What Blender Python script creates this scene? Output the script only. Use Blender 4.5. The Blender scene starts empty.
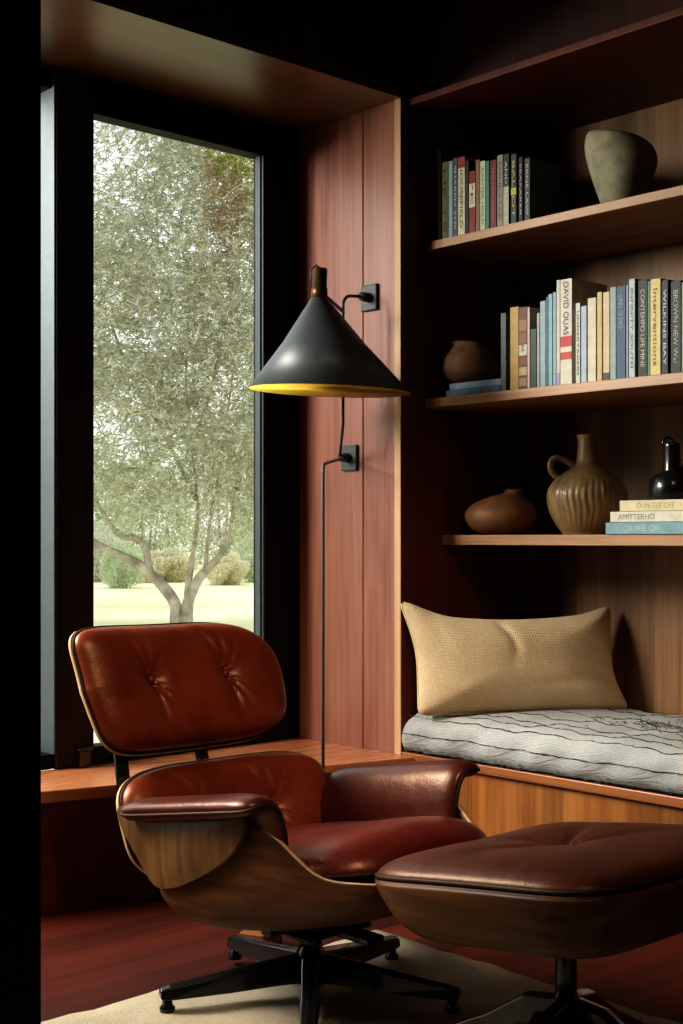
import bpy, bmesh, math, random
import numpy as np
from mathutils import Vector, Matrix
random.seed(7); rng = np.random.default_rng(7)
SC = bpy.context.scene
COL = SC.collection
# ------------------------------------------------------------------ camera model (photo 683x1024)
FPX, CX, HY, CAMZ = 1340.0, 341.0, 538.0, 1.02
DX, DY = 0.677, 0.736            # view direction on the floor plan; right = (DY,-DX)
def ray(px):
    k = (px-CX)/FPX
    return (DX+k*DY, DY-k*DX)
def at_depth(px, d):
    r = ray(px); return (r[0]*d, r[1]*d)
def on_x(px, x):                 # meets plane x = const -> y, depth
    r = ray(px); d = x/r[0]; return r[1]*d, d
def on_y(px, y):
    r = ray(px); d = y/r[1]; return r[0]*d, d
def z_at(py, d): return CAMZ+(HY-py)*d/FPX

# ------------------------------------------------------------------ tagging helpers
def tag(o, label=None, cat=None, group=None, kind=None):
    if label: o['label'] = label
    if cat: o['category'] = cat
    if group: o['group'] = group
    if kind: o['kind'] = kind
    return o
def empty(name, loc=(0,0,0), rz=0.0, label=None, cat=None, group=None, kind=None):
    o = bpy.data.objects.new(name, None); COL.objects.link(o)
    o.location = loc; o.rotation_euler = (0,0,rz); o.empty_display_size = .05
    return tag(o, label, cat, group, kind)
def link(name, me, mat, parent=None, loc=None, rot=None):
    o = bpy.data.objects.new(name, me); COL.objects.link(o)
    for m in (mat if isinstance(mat, (list, tuple)) else [mat]):
        if m: me.materials.append(m)
    if parent: o.parent = parent
    if loc is not None: o.location = loc
    if rot is not None: o.rotation_euler = rot
    return o
def mesh_from(verts, faces, smooth=True, matidx=None):
    me = bpy.data.meshes.new('m')
    me.from_pydata([tuple(v) for v in verts], [], [tuple(f) for f in faces])
    if smooth: me.polygons.foreach_set('use_smooth', [True]*len(me.polygons))
    if matidx is not None: me.polygons.foreach_set('material_index', matidx)
    me.update(); return me
class MB:
    """collects shapes into one mesh"""
    def __init__(s): s.v=[]; s.f=[]; s.sm=[]; s.mi=[]; s.cur=0
    def add(s, v, f, smooth=False):
        b=len(s.v); s.v += [tuple(p) for p in v]
        for q in f: s.f.append(tuple(b+i for i in q)); s.sm.append(smooth); s.mi.append(s.cur)
    def box(s, x0,x1,y0,y1,z0,z1, M=None):
        v=[(x0,y0,z0),(x1,y0,z0),(x1,y1,z0),(x0,y1,z0),(x0,y0,z1),(x1,y0,z1),(x1,y1,z1),(x0,y1,z1)]
        if M is not None: v=[tuple(M@Vector(p)) for p in v]
        s.add(v,[(0,3,2,1),(4,5,6,7),(0,1,5,4),(1,2,6,5),(2,3,7,6),(3,0,4,7)])
    def prism(s, pts, z0, z1):
        n=len(pts); v=[(p[0],p[1],z0) for p in pts]+[(p[0],p[1],z1) for p in pts]
        s.add(v,[tuple(range(n-1,-1,-1)),tuple(range(n,2*n))]+[(i,(i+1)%n,n+(i+1)%n,n+i) for i in range(n)])
    def tube(s, pts, r, seg=10, cap=True, closed=False):
        pts=[Vector(p) for p in pts]; n=len(pts)
        rr = r if isinstance(r,(list,tuple)) else [r]*n
        v=[]; f=[]; up=None
        for i,p in enumerate(pts):
            if closed: t=pts[(i+1)%n]-pts[i-1]
            else: t=pts[min(i+1,n-1)]-pts[max(i-1,0)]
            if t.length<1e-9: t=Vector((0,0,1))
            t.normalize()
            if up is None: up = Vector((0,0,1)) if abs(t.z)<.9 else Vector((1,0,0))
            a=t.cross(up)
            if a.length<1e-6: a=t.orthogonal()
            a.normalize(); b=a.cross(t); up=b
            for k in range(seg):
                g=2*math.pi*k/seg; v.append(p+(a*math.cos(g)+b*math.sin(g))*rr[i])
        for i in range(n if closed else n-1):
            j=(i+1)%n
            for k in range(seg):
                l=(k+1)%seg; f.append((i*seg+k,i*seg+l,j*seg+l,j*seg+k))
        if cap and not closed:
            f.append(tuple(range(seg-1,-1,-1))); f.append(tuple((n-1)*seg+k for k in range(seg)))
        s.add(v,f,True)
    def lathe(s, prof, seg=40, c=(0,0,0), fn=None):
        v=[];f=[];n=len(prof)
        for i,(r,z) in enumerate(prof):
            for k in range(seg):
                g=2*math.pi*k/seg; p=[r*math.cos(g),r*math.sin(g),z]
                if fn: p=fn(p,g,i)
                v.append((p[0]+c[0],p[1]+c[1],p[2]+c[2]))
        for i in range(n-1):
            for k in range(seg):
                l=(k+1)%seg; f.append((i*seg+k,i*seg+l,(i+1)*seg+l,(i+1)*seg+k))
        if prof[0][0]>1e-4: f.append(tuple(range(seg-1,-1,-1)))
        s.add(v,f,True)
    def build(s, name, mat, parent=None, bevel=0, loc=None, rot=None, segs=2):
        me=bpy.data.meshes.new(name); me.from_pydata(s.v,[],s.f)
        me.polygons.foreach_set('use_smooth', s.sm); me.polygons.foreach_set('material_index', s.mi); me.update()
        o=link(name,me,mat,parent,loc,rot)
        if bevel:
            m=o.modifiers.new('bevel','BEVEL'); m.width=bevel; m.segments=segs; m.limit_method='ANGLE'; m.angle_limit=.6
        return o
def box(name, x0,x1,y0,y1,z0,z1, mat, parent=None, bevel=0.002):
    b=MB(); b.box(x0,x1,y0,y1,z0,z1); return b.build(name,mat,parent,bevel)
def catmull(P, n=8, closed=False):
    P=[np.array(p,float) for p in P]; out=[]; N=len(P)
    rngi = range(N if closed else N-1)
    for i in rngi:
        if closed: a,b,c,d=P[i-1],P[i],P[(i+1)%N],P[(i+2)%N]
        else: a,b,c,d=P[max(i-1,0)],P[i],P[i+1],P[min(i+2,N-1)]
        for k in range(n):
            t=k/n
            out.append(.5*((2*b)+(-a+c)*t+(2*a-5*b+4*c-d)*t*t+(-a+3*b-3*c+d)*t**3))
    if not closed: out.append(P[-1])
    return out

# ------------------------------------------------------------------ materials
def nt(name):
    m=bpy.data.materials.new(name); m.use_nodes=True
    t=m.node_tree; b=t.nodes['Principled BSDF']; return m,t,b
def N(t, typ, **kw):
    n=t.nodes.new(typ)
    for k,v in kw.items():
        if k in n.inputs: n.inputs[k].default_value=v
        else: setattr(n,k,v)
    return n
def ramp(t, stops):
    n=t.nodes.new('ShaderNodeValToRGB'); e=n.color_ramp.elements
    while len(e)<len(stops): e.new(.5)
    for i,(p,c) in enumerate(stops): e[i].position=p; e[i].color=(*c,1)
    return n
def coords(t, scale, rot=(0,0,0), kind='Object'):
    tc=t.nodes.new('ShaderNodeTexCoord'); mp=t.nodes.new('ShaderNodeMapping')
    mp.inputs['Scale'].default_value=scale; mp.inputs['Rotation'].default_value=rot
    t.links.new(tc.outputs[kind],mp.inputs['Vector']); return mp
def wood(name, dark, mid, light, axis='z', rough=.38, width=9.0, fine=60, coat=.15, plank=0, spec=.5, bands=None):
    m,t,b=nt(name); L=t.links.new
    s={'x':(.5,1,1),'y':(1,.5,1),'z':(1,1,.5)}[axis]
    big=[width*k if k==1 else .7 for k in s]; fin=[fine*k if k==1 else 1.6 for k in s]
    c1=coords(t,big); c2=coords(t,fin)
    n1=N(t,'ShaderNodeTexNoise',Scale=1.0,Detail=5.0,Roughness=.6,Distortion=.9); L(c1.outputs[0],n1.inputs['Vector'])
    n2=N(t,'ShaderNodeTexNoise',Scale=1.0,Detail=4.0,Roughness=.65,Distortion=.2); L(c2.outputs[0],n2.inputs['Vector'])
    ad=N(t,'ShaderNodeMath',operation='MULTIPLY_ADD'); ad.inputs[1].default_value=.45
    L(n2.outputs[0],ad.inputs[0]); 
    sc=N(t,'ShaderNodeMath',operation='MULTIPLY_ADD'); sc.inputs[1].default_value=.75; sc.inputs[2].default_value=-.12
    L(n1.outputs[0],sc.inputs[0]); L(sc.outputs[0],ad.inputs[2])
    r=ramp(t,[(.28,dark),(.47,mid),(.72,light)]); L(ad.outputs[0],r.inputs[0])
    out=r.outputs[0]
    if plank:
        c3=coords(t,(plank,)*3); sp=N(t,'ShaderNodeSeparateXYZ'); L(c3.outputs[0],sp.inputs[0])
        fl=N(t,'ShaderNodeMath',operation='FLOOR'); L(sp.outputs[{'x':0,'y':1,'z':2}[bands or 'y']],fl.inputs[0])
        wn=N(t,'ShaderNodeTexWhiteNoise',noise_dimensions='1D'); L(fl.outputs[0],wn.inputs['W'])
        hv=N(t,'ShaderNodeHueSaturation'); mr=N(t,'ShaderNodeMapRange'); mr.inputs[3].default_value=.62; mr.inputs[4].default_value=1.3
        L(wn.outputs[0],mr.inputs[0]); L(mr.outputs[0],hv.inputs['Value']); L(out,hv.inputs['Color']); out=hv.outputs[0]
    L(out,b.inputs['Base Color'])
    rr=N(t,'ShaderNodeMapRange'); rr.inputs[3].default_value=rough-.06; rr.inputs[4].default_value=rough+.1
    L(n2.outputs[0],rr.inputs[0]); L(rr.outputs[0],b.inputs['Roughness'])
    b.inputs['Coat Weight'].default_value=coat; b.inputs['Coat Roughness'].default_value=.25
    b.inputs['Specular IOR Level'].default_value=spec
    bp=N(t,'ShaderNodeBump',Strength=.08,Distance=.002); L(n2.outputs[0],bp.inputs['Height']); L(bp.outputs[0],b.inputs['Normal'])
    return m
def leather(name, c0, c1, rough=.36, coat=.25):
    m,t,b=nt(name); L=t.links.new
    c=coords(t,(1,1,1)); n=N(t,'ShaderNodeTexNoise',Scale=9.0,Detail=6.0,Roughness=.6); L(c.outputs[0],n.inputs['Vector'])
    r=ramp(t,[(.3,c0),(.7,c1)]); L(n.outputs[0],r.inputs[0]); L(r.outputs[0],b.inputs['Base Color'])
    v=N(t,'ShaderNodeTexVoronoi',Scale=260.0); L(c.outputs[0],v.inputs['Vector'])
    n3=N(t,'ShaderNodeTexNoise',Scale=22.0,Detail=3.0); L(c.outputs[0],n3.inputs['Vector'])
    b1=N(t,'ShaderNodeBump',Strength=.12,Distance=.002); L(v.outputs[0],b1.inputs['Height'])
    b2=N(t,'ShaderNodeBump',Strength=.25,Distance=.01); L(n3.outputs[0],b2.inputs['Height']); L(b1.outputs[0],b2.inputs['Normal'])
    L(b2.outputs[0],b.inputs['Normal'])
    b.inputs['Roughness'].default_value=rough; b.inputs['Coat Weight'].default_value=coat; b.inputs['Coat Roughness'].default_value=.38
    b.inputs['Specular Tint'].default_value=(1,.62,.36,1); b.inputs['Coat Tint'].default_value=(1,.8,.6,1)
    return m
def plain(name, col, rough=.5, metal=0, noise=.15, scale=30, bump=0, coat=0, spec=.5):
    m,t,b=nt(name); L=t.links.new
    c=coords(t,(1,1,1)); n=N(t,'ShaderNodeTexNoise',Scale=float(scale),Detail=4.0); L(c.outputs[0],n.inputs['Vector'])
    lo=tuple(x*(1-noise) for x in col); hi=tuple(min(1,x*(1+noise)) for x in col)
    r=ramp(t,[(.3,lo),(.7,hi)]); L(n.outputs[0],r.inputs[0]); L(r.outputs[0],b.inputs['Base Color'])
    b.inputs['Roughness'].default_value=rough; b.inputs['Metallic'].default_value=metal; b.inputs['Coat Weight'].default_value=coat
    b.inputs['Specular IOR Level'].default_value=spec
    if bump:
        bp=N(t,'ShaderNodeBump',Strength=bump,Distance=.004); L(n.outputs[0],bp.inputs['Height']); L(bp.outputs[0],b.inputs['Normal'])
    return m
def fabric(name, c0, c1, weave=420, bump=.5, blot=8):
    m,t,b=nt(name); L=t.links.new
    c=coords(t,(1,1,1)); n=N(t,'ShaderNodeTexNoise',Scale=float(blot),Detail=5.0); L(c.outputs[0],n.inputs['Vector'])
    n2=N(t,'ShaderNodeTexNoise',Scale=float(weave)*.5,Detail=2.0); L(c.outputs[0],n2.inputs['Vector'])
    mx=N(t,'ShaderNodeMath',operation='MULTIPLY_ADD'); mx.inputs[1].default_value=.5; L(n2.outputs[0],mx.inputs[0])
    sc=N(t,'ShaderNodeMath',operation='MULTIPLY'); sc.inputs[1].default_value=.5; L(n.outputs[0],sc.inputs[0]); L(sc.outputs[0],mx.inputs[2])
    r=ramp(t,[(.35,c0),(.65,c1)]); L(mx.outputs[0],r.inputs[0]); L(r.outputs[0],b.inputs['Base Color'])
    outs=[]
    for rot in ((0,0,0),):
        w1=N(t,'ShaderNodeTexWave',Scale=weave/7.0,Distortion=2.5,bands_direction='X'); w1.inputs['Detail Scale'].default_value=3
        w2=N(t,'ShaderNodeTexWave',Scale=weave/7.0,Distortion=2.5,bands_direction='Z'); w2.inputs['Detail Scale'].default_value=3
        L(c.outputs[0],w1.inputs['Vector']); L(c.outputs[0],w2.inputs['Vector'])
    a=N(t,'ShaderNodeMath',operation='ADD'); L(w1.outputs['Fac'],a.inputs[0]); L(w2.outputs['Fac'],a.inputs[1])
    a2=N(t,'ShaderNodeMath',operation='ADD'); L(a.outputs[0],a2.inputs[0]); L(n2.outputs[0],a2.inputs[1])
    bp=N(t,'ShaderNodeBump',Strength=bump,Distance=.003); L(a2.outputs[0],bp.inputs['Height']); L(bp.outputs[0],b.inputs['Normal'])
    b.inputs['Roughness'].default_value=.92; b.inputs['Specular IOR Level'].default_value=.15
    b.inputs['Sheen Weight'].default_value=.15
    return m
M={}
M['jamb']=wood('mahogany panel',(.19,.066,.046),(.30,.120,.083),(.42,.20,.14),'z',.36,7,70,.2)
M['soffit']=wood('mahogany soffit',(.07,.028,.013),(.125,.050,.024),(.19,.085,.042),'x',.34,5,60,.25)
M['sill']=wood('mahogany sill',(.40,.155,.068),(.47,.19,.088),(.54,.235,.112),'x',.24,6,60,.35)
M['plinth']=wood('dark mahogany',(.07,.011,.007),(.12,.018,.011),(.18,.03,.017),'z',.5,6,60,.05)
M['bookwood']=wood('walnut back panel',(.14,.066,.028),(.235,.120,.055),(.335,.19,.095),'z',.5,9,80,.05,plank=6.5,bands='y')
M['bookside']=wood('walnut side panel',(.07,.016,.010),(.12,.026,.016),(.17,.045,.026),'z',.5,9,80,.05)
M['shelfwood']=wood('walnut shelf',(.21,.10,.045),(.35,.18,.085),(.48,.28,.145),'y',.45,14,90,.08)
M['edge']=wood('pale edge banding',(.42,.25,.14),(.55,.34,.20),(.66,.44,.28),'z',.5,14,90,.05)
M['benchfront']=wood('striped walnut',(.18,.062,.017),(.31,.122,.035),(.46,.215,.072),'z',.36,11,60,.2,plank=14,bands='y')
M['bench']=wood('bench rail walnut',(.20,.07,.025),(.32,.125,.045),(.42,.18,.07),'y',.4,10,80,.15)
M['floor']=wood('red stained floor',(.055,.009,.004),(.095,.017,.008),(.14,.030,.013),'x',.6,5,50,.0,spec=.2,plank=8,bands='y')
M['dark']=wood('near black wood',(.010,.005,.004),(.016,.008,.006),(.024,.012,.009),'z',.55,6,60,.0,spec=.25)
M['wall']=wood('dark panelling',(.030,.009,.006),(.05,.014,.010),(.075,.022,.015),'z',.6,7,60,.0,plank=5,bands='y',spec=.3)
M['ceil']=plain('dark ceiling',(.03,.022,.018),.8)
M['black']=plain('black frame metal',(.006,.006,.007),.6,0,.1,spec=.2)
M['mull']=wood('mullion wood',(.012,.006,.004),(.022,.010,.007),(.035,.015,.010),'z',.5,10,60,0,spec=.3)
M['alu']=plain('grey blue aluminium',(.065,.08,.09),.5,0,.08)
M['legblack']=plain('polished black metal',(.012,.012,.013),.22,0,.1,coat=.5)
M['chrome']=plain('polished steel',(.45,.45,.45),.2,1,.05)
M['lampblack']=plain('satin black shade',(.060,.065,.070),.46,0,.06,spec=.6)
M['ply']=wood('rosewood shell',(.034,.012,.004),(.085,.031,.010),(.19,.082,.027),'y',.48,12,70,.0,spec=.3)
M['plyh']=wood('rosewood back shell',(.06,.028,.009),(.12,.058,.019),(.21,.11,.038),'z',.42,12,70,.1)
M['plyedge']=wood('light ply edge',(.38,.22,.10),(.52,.33,.17),(.62,.42,.24),'x',.45,9,70,.1)
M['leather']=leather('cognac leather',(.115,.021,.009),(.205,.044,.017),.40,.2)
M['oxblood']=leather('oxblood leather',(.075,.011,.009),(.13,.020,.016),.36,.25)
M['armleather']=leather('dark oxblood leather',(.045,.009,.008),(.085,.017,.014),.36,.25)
M['brownleather']=leather('dark brown leather',(.048,.013,.009),(.088,.025,.016),.44,.10)
M['piping']=leather('black leather piping',(.012,.006,.005),(.022,.010,.008),.6,.0)
M['burlap']=fabric('beige hemp weave',(.66,.50,.315),(.84,.67,.45),420,.55,7)
M['mattress']=fabric('grey linen',(.36,.36,.355),(.50,.50,.485),520,.45,10)
M['stitch']=fabric('dark frayed thread',(.030,.029,.028),(.075,.07,.066),300,.3,60)
M['felt']=fabric('grey felt edge',(.07,.068,.066),(.15,.145,.14),300,.6,60)
M['rug']=fabric('cream wool rug',(.36,.29,.195),(.50,.42,.30),420,.8,6)
M['stone']=plain('pale stoneware',(.34,.31,.22),.85,0,.25,22,.5)
M['terra']=plain('tan clay',(.24,.12,.055),.6,0,.25,14,.2)
M['pot']=plain('brown clay',(.20,.105,.05),.7,0,.25,18,.25)
M['jug']=plain('olive brown glaze',(.26,.175,.085),.42,0,.3,20,.2,.2)
M['jughandle']=M['jug']
M['blackglaze']=plain('black glaze',(.012,.013,.012),.28,0,.2,20,0,.4)
M['darkclay']=plain('dark brown clay',(.05,.02,.012),.6,0,.2,20)
M['page']=plain('book paper',(.55,.47,.34),.9,0,.1,200,.2)
M['trunk']=plain('grey bark',(.46,.41,.335),.9,0,.45,6,.6)
M['block']=wood('copper brown block',(.16,.055,.02),(.24,.085,.03),(.30,.12,.05),'x',.45,8,60,.1)
# glass pane: light passes straight, grazing rays mirror
def glass():
    m,t,b=nt('window glass'); L=t.links.new; t.nodes.remove(b)
    tr=N(t,'ShaderNodeBsdfTransparent'); tr.inputs[0].default_value=(.95,.97,.96,1)
    gl=N(t,'ShaderNodeBsdfGlossy',Roughness=.02); lf=N(t,'ShaderNodeLayerWeight',Blend=.5); pw_=N(t,'ShaderNodeMath',operation='POWER'); pw_.inputs[1].default_value=5.0; L(lf.outputs['Facing'],pw_.inputs[0]); lw=N(t,'ShaderNodeMath',operation='MULTIPLY_ADD'); lw.inputs[1].default_value=.8; lw.inputs[2].default_value=.03; L(pw_.outputs[0],lw.inputs[0])
    mx=N(t,'ShaderNodeMixShader'); L(lw.outputs[0],mx.inputs[0]); L(tr.outputs[0],mx.inputs[1]); L(gl.outputs[0],mx.inputs[2])
    L(mx.outputs[0],t.nodes['Material Output'].inputs[0]); return m
M['glass']=glass()
def gold():
    m,t,b=nt('gold leaf lining'); L=t.links.new
    c=coords(t,(1,1,1)); n=N(t,'ShaderNodeTexNoise',Scale=60.0,Detail=5.0); L(c.outputs[0],n.inputs['Vector'])
    r=ramp(t,[(.3,(.62,.36,.03)),(.7,(.85,.58,.08))]); L(n.outputs[0],r.inputs[0]); L(r.outputs[0],b.inputs['Base Color'])
    b.inputs['Roughness'].default_value=.5
    return m
M['gold']=gold()
def bulbm():
    m,t,b=nt('lit bulb'); b.inputs['Emission Color'].default_value=(1,.72,.25,1); b.inputs['Emission Strength'].default_value=7.0; return m
M['bulb']=bulbm()
def leafm(name, trans=.45):
    m,t,b=nt(name); L=t.links.new
    at=N(t,'ShaderNodeAttribute',attribute_name='tint'); L(at.outputs[0],b.inputs['Base Color']); b.inputs['Roughness'].default_value=.6
    tl=N(t,'ShaderNodeBsdfTranslucent'); L(at.outputs[0],tl.inputs[0])
    mx=N(t,'ShaderNodeMixShader'); mx.inputs[0].default_value=trans
    L(b.outputs[0],mx.inputs[1]); L(tl.outputs[0],mx.inputs[2]); L(mx.outputs[0],t.nodes['Material Output'].inputs[0]); return m
M['leaf']=leafm('olive leaves')
def grassm():
    m,t,b=nt('meadow grass'); L=t.links.new
    c=coords(t,(1,1,1)); n=N(t,'ShaderNodeTexNoise',Scale=.35,Detail=4.0); L(c.outputs[0],n.inputs['Vector'])
    n2=N(t,'ShaderNodeTexNoise',Scale=9.0,Detail=3.0); L(c.outputs[0],n2.inputs['Vector'])
    a=N(t,'ShaderNodeMath',operation='MULTIPLY_ADD'); a.inputs[1].default_value=.35; L(n2.outputs[0],a.inputs[0]); 
    s=N(t,'ShaderNodeMath',operation='MULTIPLY'); s.inputs[1].default_value=.7; L(n.outputs[0],s.inputs[0]); L(s.outputs[0],a.inputs[2])
    r=ramp(t,[(.36,(.55,.58,.30)),(.52,(.72,.72,.44)),(.64,(.86,.80,.60))]); L(a.outputs[0],r.inputs[0]); L(r.outputs[0],b.inputs['Base Color'])
    b.inputs['Roughness'].default_value=.95; return m
M['grass']=grassm()

# ------------------------------------------------------------------ THE SETTING
XB=3.01           # front plane of bookcase / jamb
YW=2.99           # front plane of window wall
YF=3.48           # window frame plane
YG=3.525          # glass
SOF=2.412         # soffit height
BACK=3.64         # bookcase back
XL,YR,ZC=-2.6,-1.6,3.25
def S(o): o['kind']='structure'; return o
S(box('floor',XL,BACK+.1,YR,YF+.2,-.06,0,M['floor'],bevel=0))
S(box('ceiling',XL,BACK+.1,YR,YF+.2,ZC,ZC+.1,M['ceil'],bevel=0))
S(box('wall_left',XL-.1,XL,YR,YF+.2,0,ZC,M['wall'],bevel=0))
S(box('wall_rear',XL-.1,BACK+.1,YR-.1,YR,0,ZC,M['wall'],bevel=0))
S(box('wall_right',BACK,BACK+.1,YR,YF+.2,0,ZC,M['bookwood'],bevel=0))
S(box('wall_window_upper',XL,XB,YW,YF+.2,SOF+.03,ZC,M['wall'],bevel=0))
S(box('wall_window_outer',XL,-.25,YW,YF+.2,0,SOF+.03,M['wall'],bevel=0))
S(box('wall_bookcase_upper',3.095,BACK,YR,YW+.03,2.415,ZC,M['wall'],bevel=0))
S(box('wall_partition',XL,.645,1.118,1.20,0,ZC,M['dark'],bevel=0))
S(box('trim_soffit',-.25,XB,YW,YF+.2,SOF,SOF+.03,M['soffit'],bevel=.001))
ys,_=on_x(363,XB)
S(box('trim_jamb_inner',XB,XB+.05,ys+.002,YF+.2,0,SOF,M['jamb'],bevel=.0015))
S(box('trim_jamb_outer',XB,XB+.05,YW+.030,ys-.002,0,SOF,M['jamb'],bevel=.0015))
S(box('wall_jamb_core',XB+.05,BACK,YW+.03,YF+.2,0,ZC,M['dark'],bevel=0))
# sill ledge below the windows
so=MB(); p0=Vector((1.861,3.215)); p1=Vector((2.75,2.992)); dd=(p1-p0)
def front(x): return p0.y+dd.y/dd.x*(x-p0.x)
SILL=.335
so.prism([(.2,front(.9)),(.9,front(.9)),(XB,front(XB)),(XB,YF+.02),(.2,YF+.02)],SILL-.035,SILL)
S(so.build('trim_sill',M['sill'],bevel=.004))
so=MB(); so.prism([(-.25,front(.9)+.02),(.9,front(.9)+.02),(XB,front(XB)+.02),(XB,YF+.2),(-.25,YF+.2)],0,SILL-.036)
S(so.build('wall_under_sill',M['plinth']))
# windows
w=empty('window_1',(0,0,0)); S(w)
xm0,_=on_y(56,YF); xm1,_=on_y(94,YF); xr0,_=on_y(265,YF)
HEAD=2.302
box('mullion',xm0+.003,xm1,YF,YF+.062,SILL,SOF,M['mull'],w,.003)
box('stile',xr0,XB,YF,YF+.062,SILL,SOF,M['black'],w,.003)
h=MB(); h.box(xm1,xr0,YF,YF+.062,HEAD,SOF); h.box(xm1,xr0,YF+.0,YF+.062,SILL,SILL+.055); h.box(xm1,xr0,YF-.008,YF,HEAD+.035,SOF); 
h.build('frame_rails',M['black'],w,.003)
b_=MB(); b_.box(xr0-.012,xr0-.0005,YF+.012,YG-.008,SILL+.055,HEAD); b_.box(xr0-.006,xr0-.0005,YF+.002,YF+.010,SILL+.055,HEAD)
b_.build('glazing_bead',M['alu'],w)
box('glass_pane',xm1+.002,xr0-.001,YG,YG+.008,SILL+.05,HEAD+.002,M['glass'],w,0)
xl,dl=on_y(86,YF-.02)
l_=MB(); l_.box(xl-.020,xl+.016,YF-.022,YF,SILL+.002,SILL+.05); l_.box(xl-.028,xl+.022,YF-.03,YF,SILL+.05,SILL+.058)
l_.build('latch',plain('bronze latch',(.10,.075,.06),.4,.6),w,.003)
w=empty('window_2',(0,0,0)); S(w)
box('frame_edge',xm0-.004,xm0+.002,YF+.004,YF+.16,SILL+.045,SOF,M['alu'],w,.001)
f=MB(); f.box(-.25,xm0,YF+.02,YF+.16,SILL,SILL+.045); f.box(-.25,xm0,YF+.02,YF+.16,SOF-.06,SOF); f.box(-.25,-.19,YF+.02,YF+.16,SILL,SOF)
f.build('frame_rails',M['black'],w,.003)
box('glass_pane',-.19,xm0-.004,YF+.13,YF+.138,SILL+.045,SOF-.06,M['glass'],w,0)

# ------------------------------------------------------------------ BOOKCASE
YE=-.9   # bookcase runs out of frame to the right
bc=empty('bookcase',(3.3,1.2,0),0,'built-in walnut bookcase with four deep shelves above the window seat','bookcase')
bc.location=(0,0,0)
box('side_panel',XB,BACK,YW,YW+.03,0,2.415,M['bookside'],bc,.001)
box('edge_strip',XB-.003,XB+.012,YW+.001,YW+.029,0,2.415,M['edge'],bc,.001)
box('back_panel',BACK-.02,BACK-.001,YE,YW,.3,2.415,M['bookwood'],bc,0)
SH=[(.03,2.393,2.415,'dark'),(.105,1.942,1.970,''),(.105,1.437,1.467,''),(.185,.9975,1.030,'')]
for s,z0,z1,k in SH:
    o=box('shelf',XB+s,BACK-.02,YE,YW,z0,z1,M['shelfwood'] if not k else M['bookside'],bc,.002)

# ------------------------------------------------------------------ WINDOW SEAT BENCH
bn=empty('window_seat_bench',(0,0,0),0,'walnut bench built in under the bookcase, with striped front panel','bench')
ZB=.345
box('front_panel',XB+.012,XB+.03,YE,YW-.01,.07,ZB-.030,M['benchfront'],bn,.001)
box('top_rail',XB-.004,BACK-.02,YE,YW-.002,ZB-.028,ZB,M['bench'],bn,.003)
box('kickboard',XB+.05,XB+.065,YE,YW-.01,0,.07,M['plinth'],bn,0)

# ------------------------------------------------------------------ pads
def pad(Wd,Hd,fr,bk,fmap,pw=4.0,rings=30,segs=112,a=3.2,bexp=.5,dents=(),wr=None,jit=0):
    V=[];F=[]
    rs=[1-(1-i/rings)**1.6 for i in range(rings+1)]
    def outl(g):
        c,s=math.cos(g),math.sin(g); rho=(abs(c)**pw+abs(s)**pw)**(-1/pw); return rho*c,rho*s
    ol=[outl(2*math.pi*k/segs) for k in range(segs)]
    def thick(x,y,r,T,front):
        n=T*max(0,(1-r**a))**bexp
        if front:
            for (cx,cy,dp,sg) in dents:
                d2=(x-cx)**2+(y-cy)**2; d=math.sqrt(d2)
                n-=dp*math.exp(-d/sg)*(1-r**6)
                if wr:
                    an=math.atan2(y-cy,x-cx)
                    for (a0,wd,amp,ln) in wr:
                        da=(an-a0+math.pi)%(2*math.pi)-math.pi
                        n-=amp*math.exp(-(da/wd)**2)*math.exp(-d/ln)*min(1,d/.02)*(1-r**4)
        return n
    for side in (0,1):
        T=fr if side==0 else -bk
        V.append(fmap(0,0,thick(0,0,0,T,side==0)))
        for i in range(1,rings+1):
            if side==1 and i==rings: continue
            for k in range(segs):
                x=Wd*rs[i]*ol[k][0]; y=Hd*rs[i]*ol[k][1]
                V.append(fmap(x,y,thick(x,y,rs[i],T,side==0)))
    def idx(side,i,k):
        k%=segs
        if i==0: return 0 if side==0 else 1+rings*segs
        if side==0 or i==rings: return 1+(i-1)*segs+k
        return 2+rings*segs+(i-1)*segs+k
    for side in (0,1):
        for i in range(rings):
            for k in range(segs):
                if i==0: q=(idx(side,0,0),idx(side,1,k),idx(side,1,k+1))
                else: q=(idx(side,i,k),idx(side,i+1,k),idx(side,i+1,k+1),idx(side,i,k+1))
                F.append(q if side==0 else q[::-1])
    rim=[fmap(Wd*o[0],Hd*o[1],0) for o in ol]
    return V,F,rim
def sheet(Wd,Hd,n0,th,fmap,pw=4.0,rings=14,segs=96,lift=.02,le=5):
    """thin rounded panel; material 1 on the rim"""
    V=[];F=[];mi=[]
    for side in (0,1):
        for i in range(rings+1):
            r=i/rings
            for k in range(segs):
                g=2*math.pi*k/segs; c,s=math.cos(g),math.sin(g); rho=(abs(c)**pw+abs(s)**pw)**(-1/pw)
                V.append(fmap(Wd*r*rho*c,Hd*r*rho*s,n0+lift*r**le-(th if side else 0)))
    R=rings+1
    for side in (0,1):
        for i in range(rings):
            for k in range(segs):
                l=(k+1)%segs; b=side*R*segs
                q=(b+i*segs+k,b+(i+1)*segs+k,b+(i+1)*segs+l,b+i*segs+l)
                F.append(q if side==0 else q[::-1]); mi.append(0)
    for k in range(segs):
        l=(k+1)%segs; F.append((rings*segs+k,R*segs+rings*segs+k,R*segs+rings*segs+l,rings*segs+l)); mi.append(1)
    return V,F,mi
def mkpad(name,mat,parent,*a,pipe=None,pr=.005,**k):
    V,F,rim=pad(*a,**k); o=link(name,mesh_from(V,F),mat,parent)
    if pipe:
        t=MB(); t.tube(rim,pr,8,closed=True); t.build('piping',pipe,o)
    return o
def mksheet(name,mats,parent,*a,**k):
    V,F,mi=sheet(*a,**k); me=mesh_from(V,F,True,mi); o=link(name,me,mats,parent)
    return o
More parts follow.
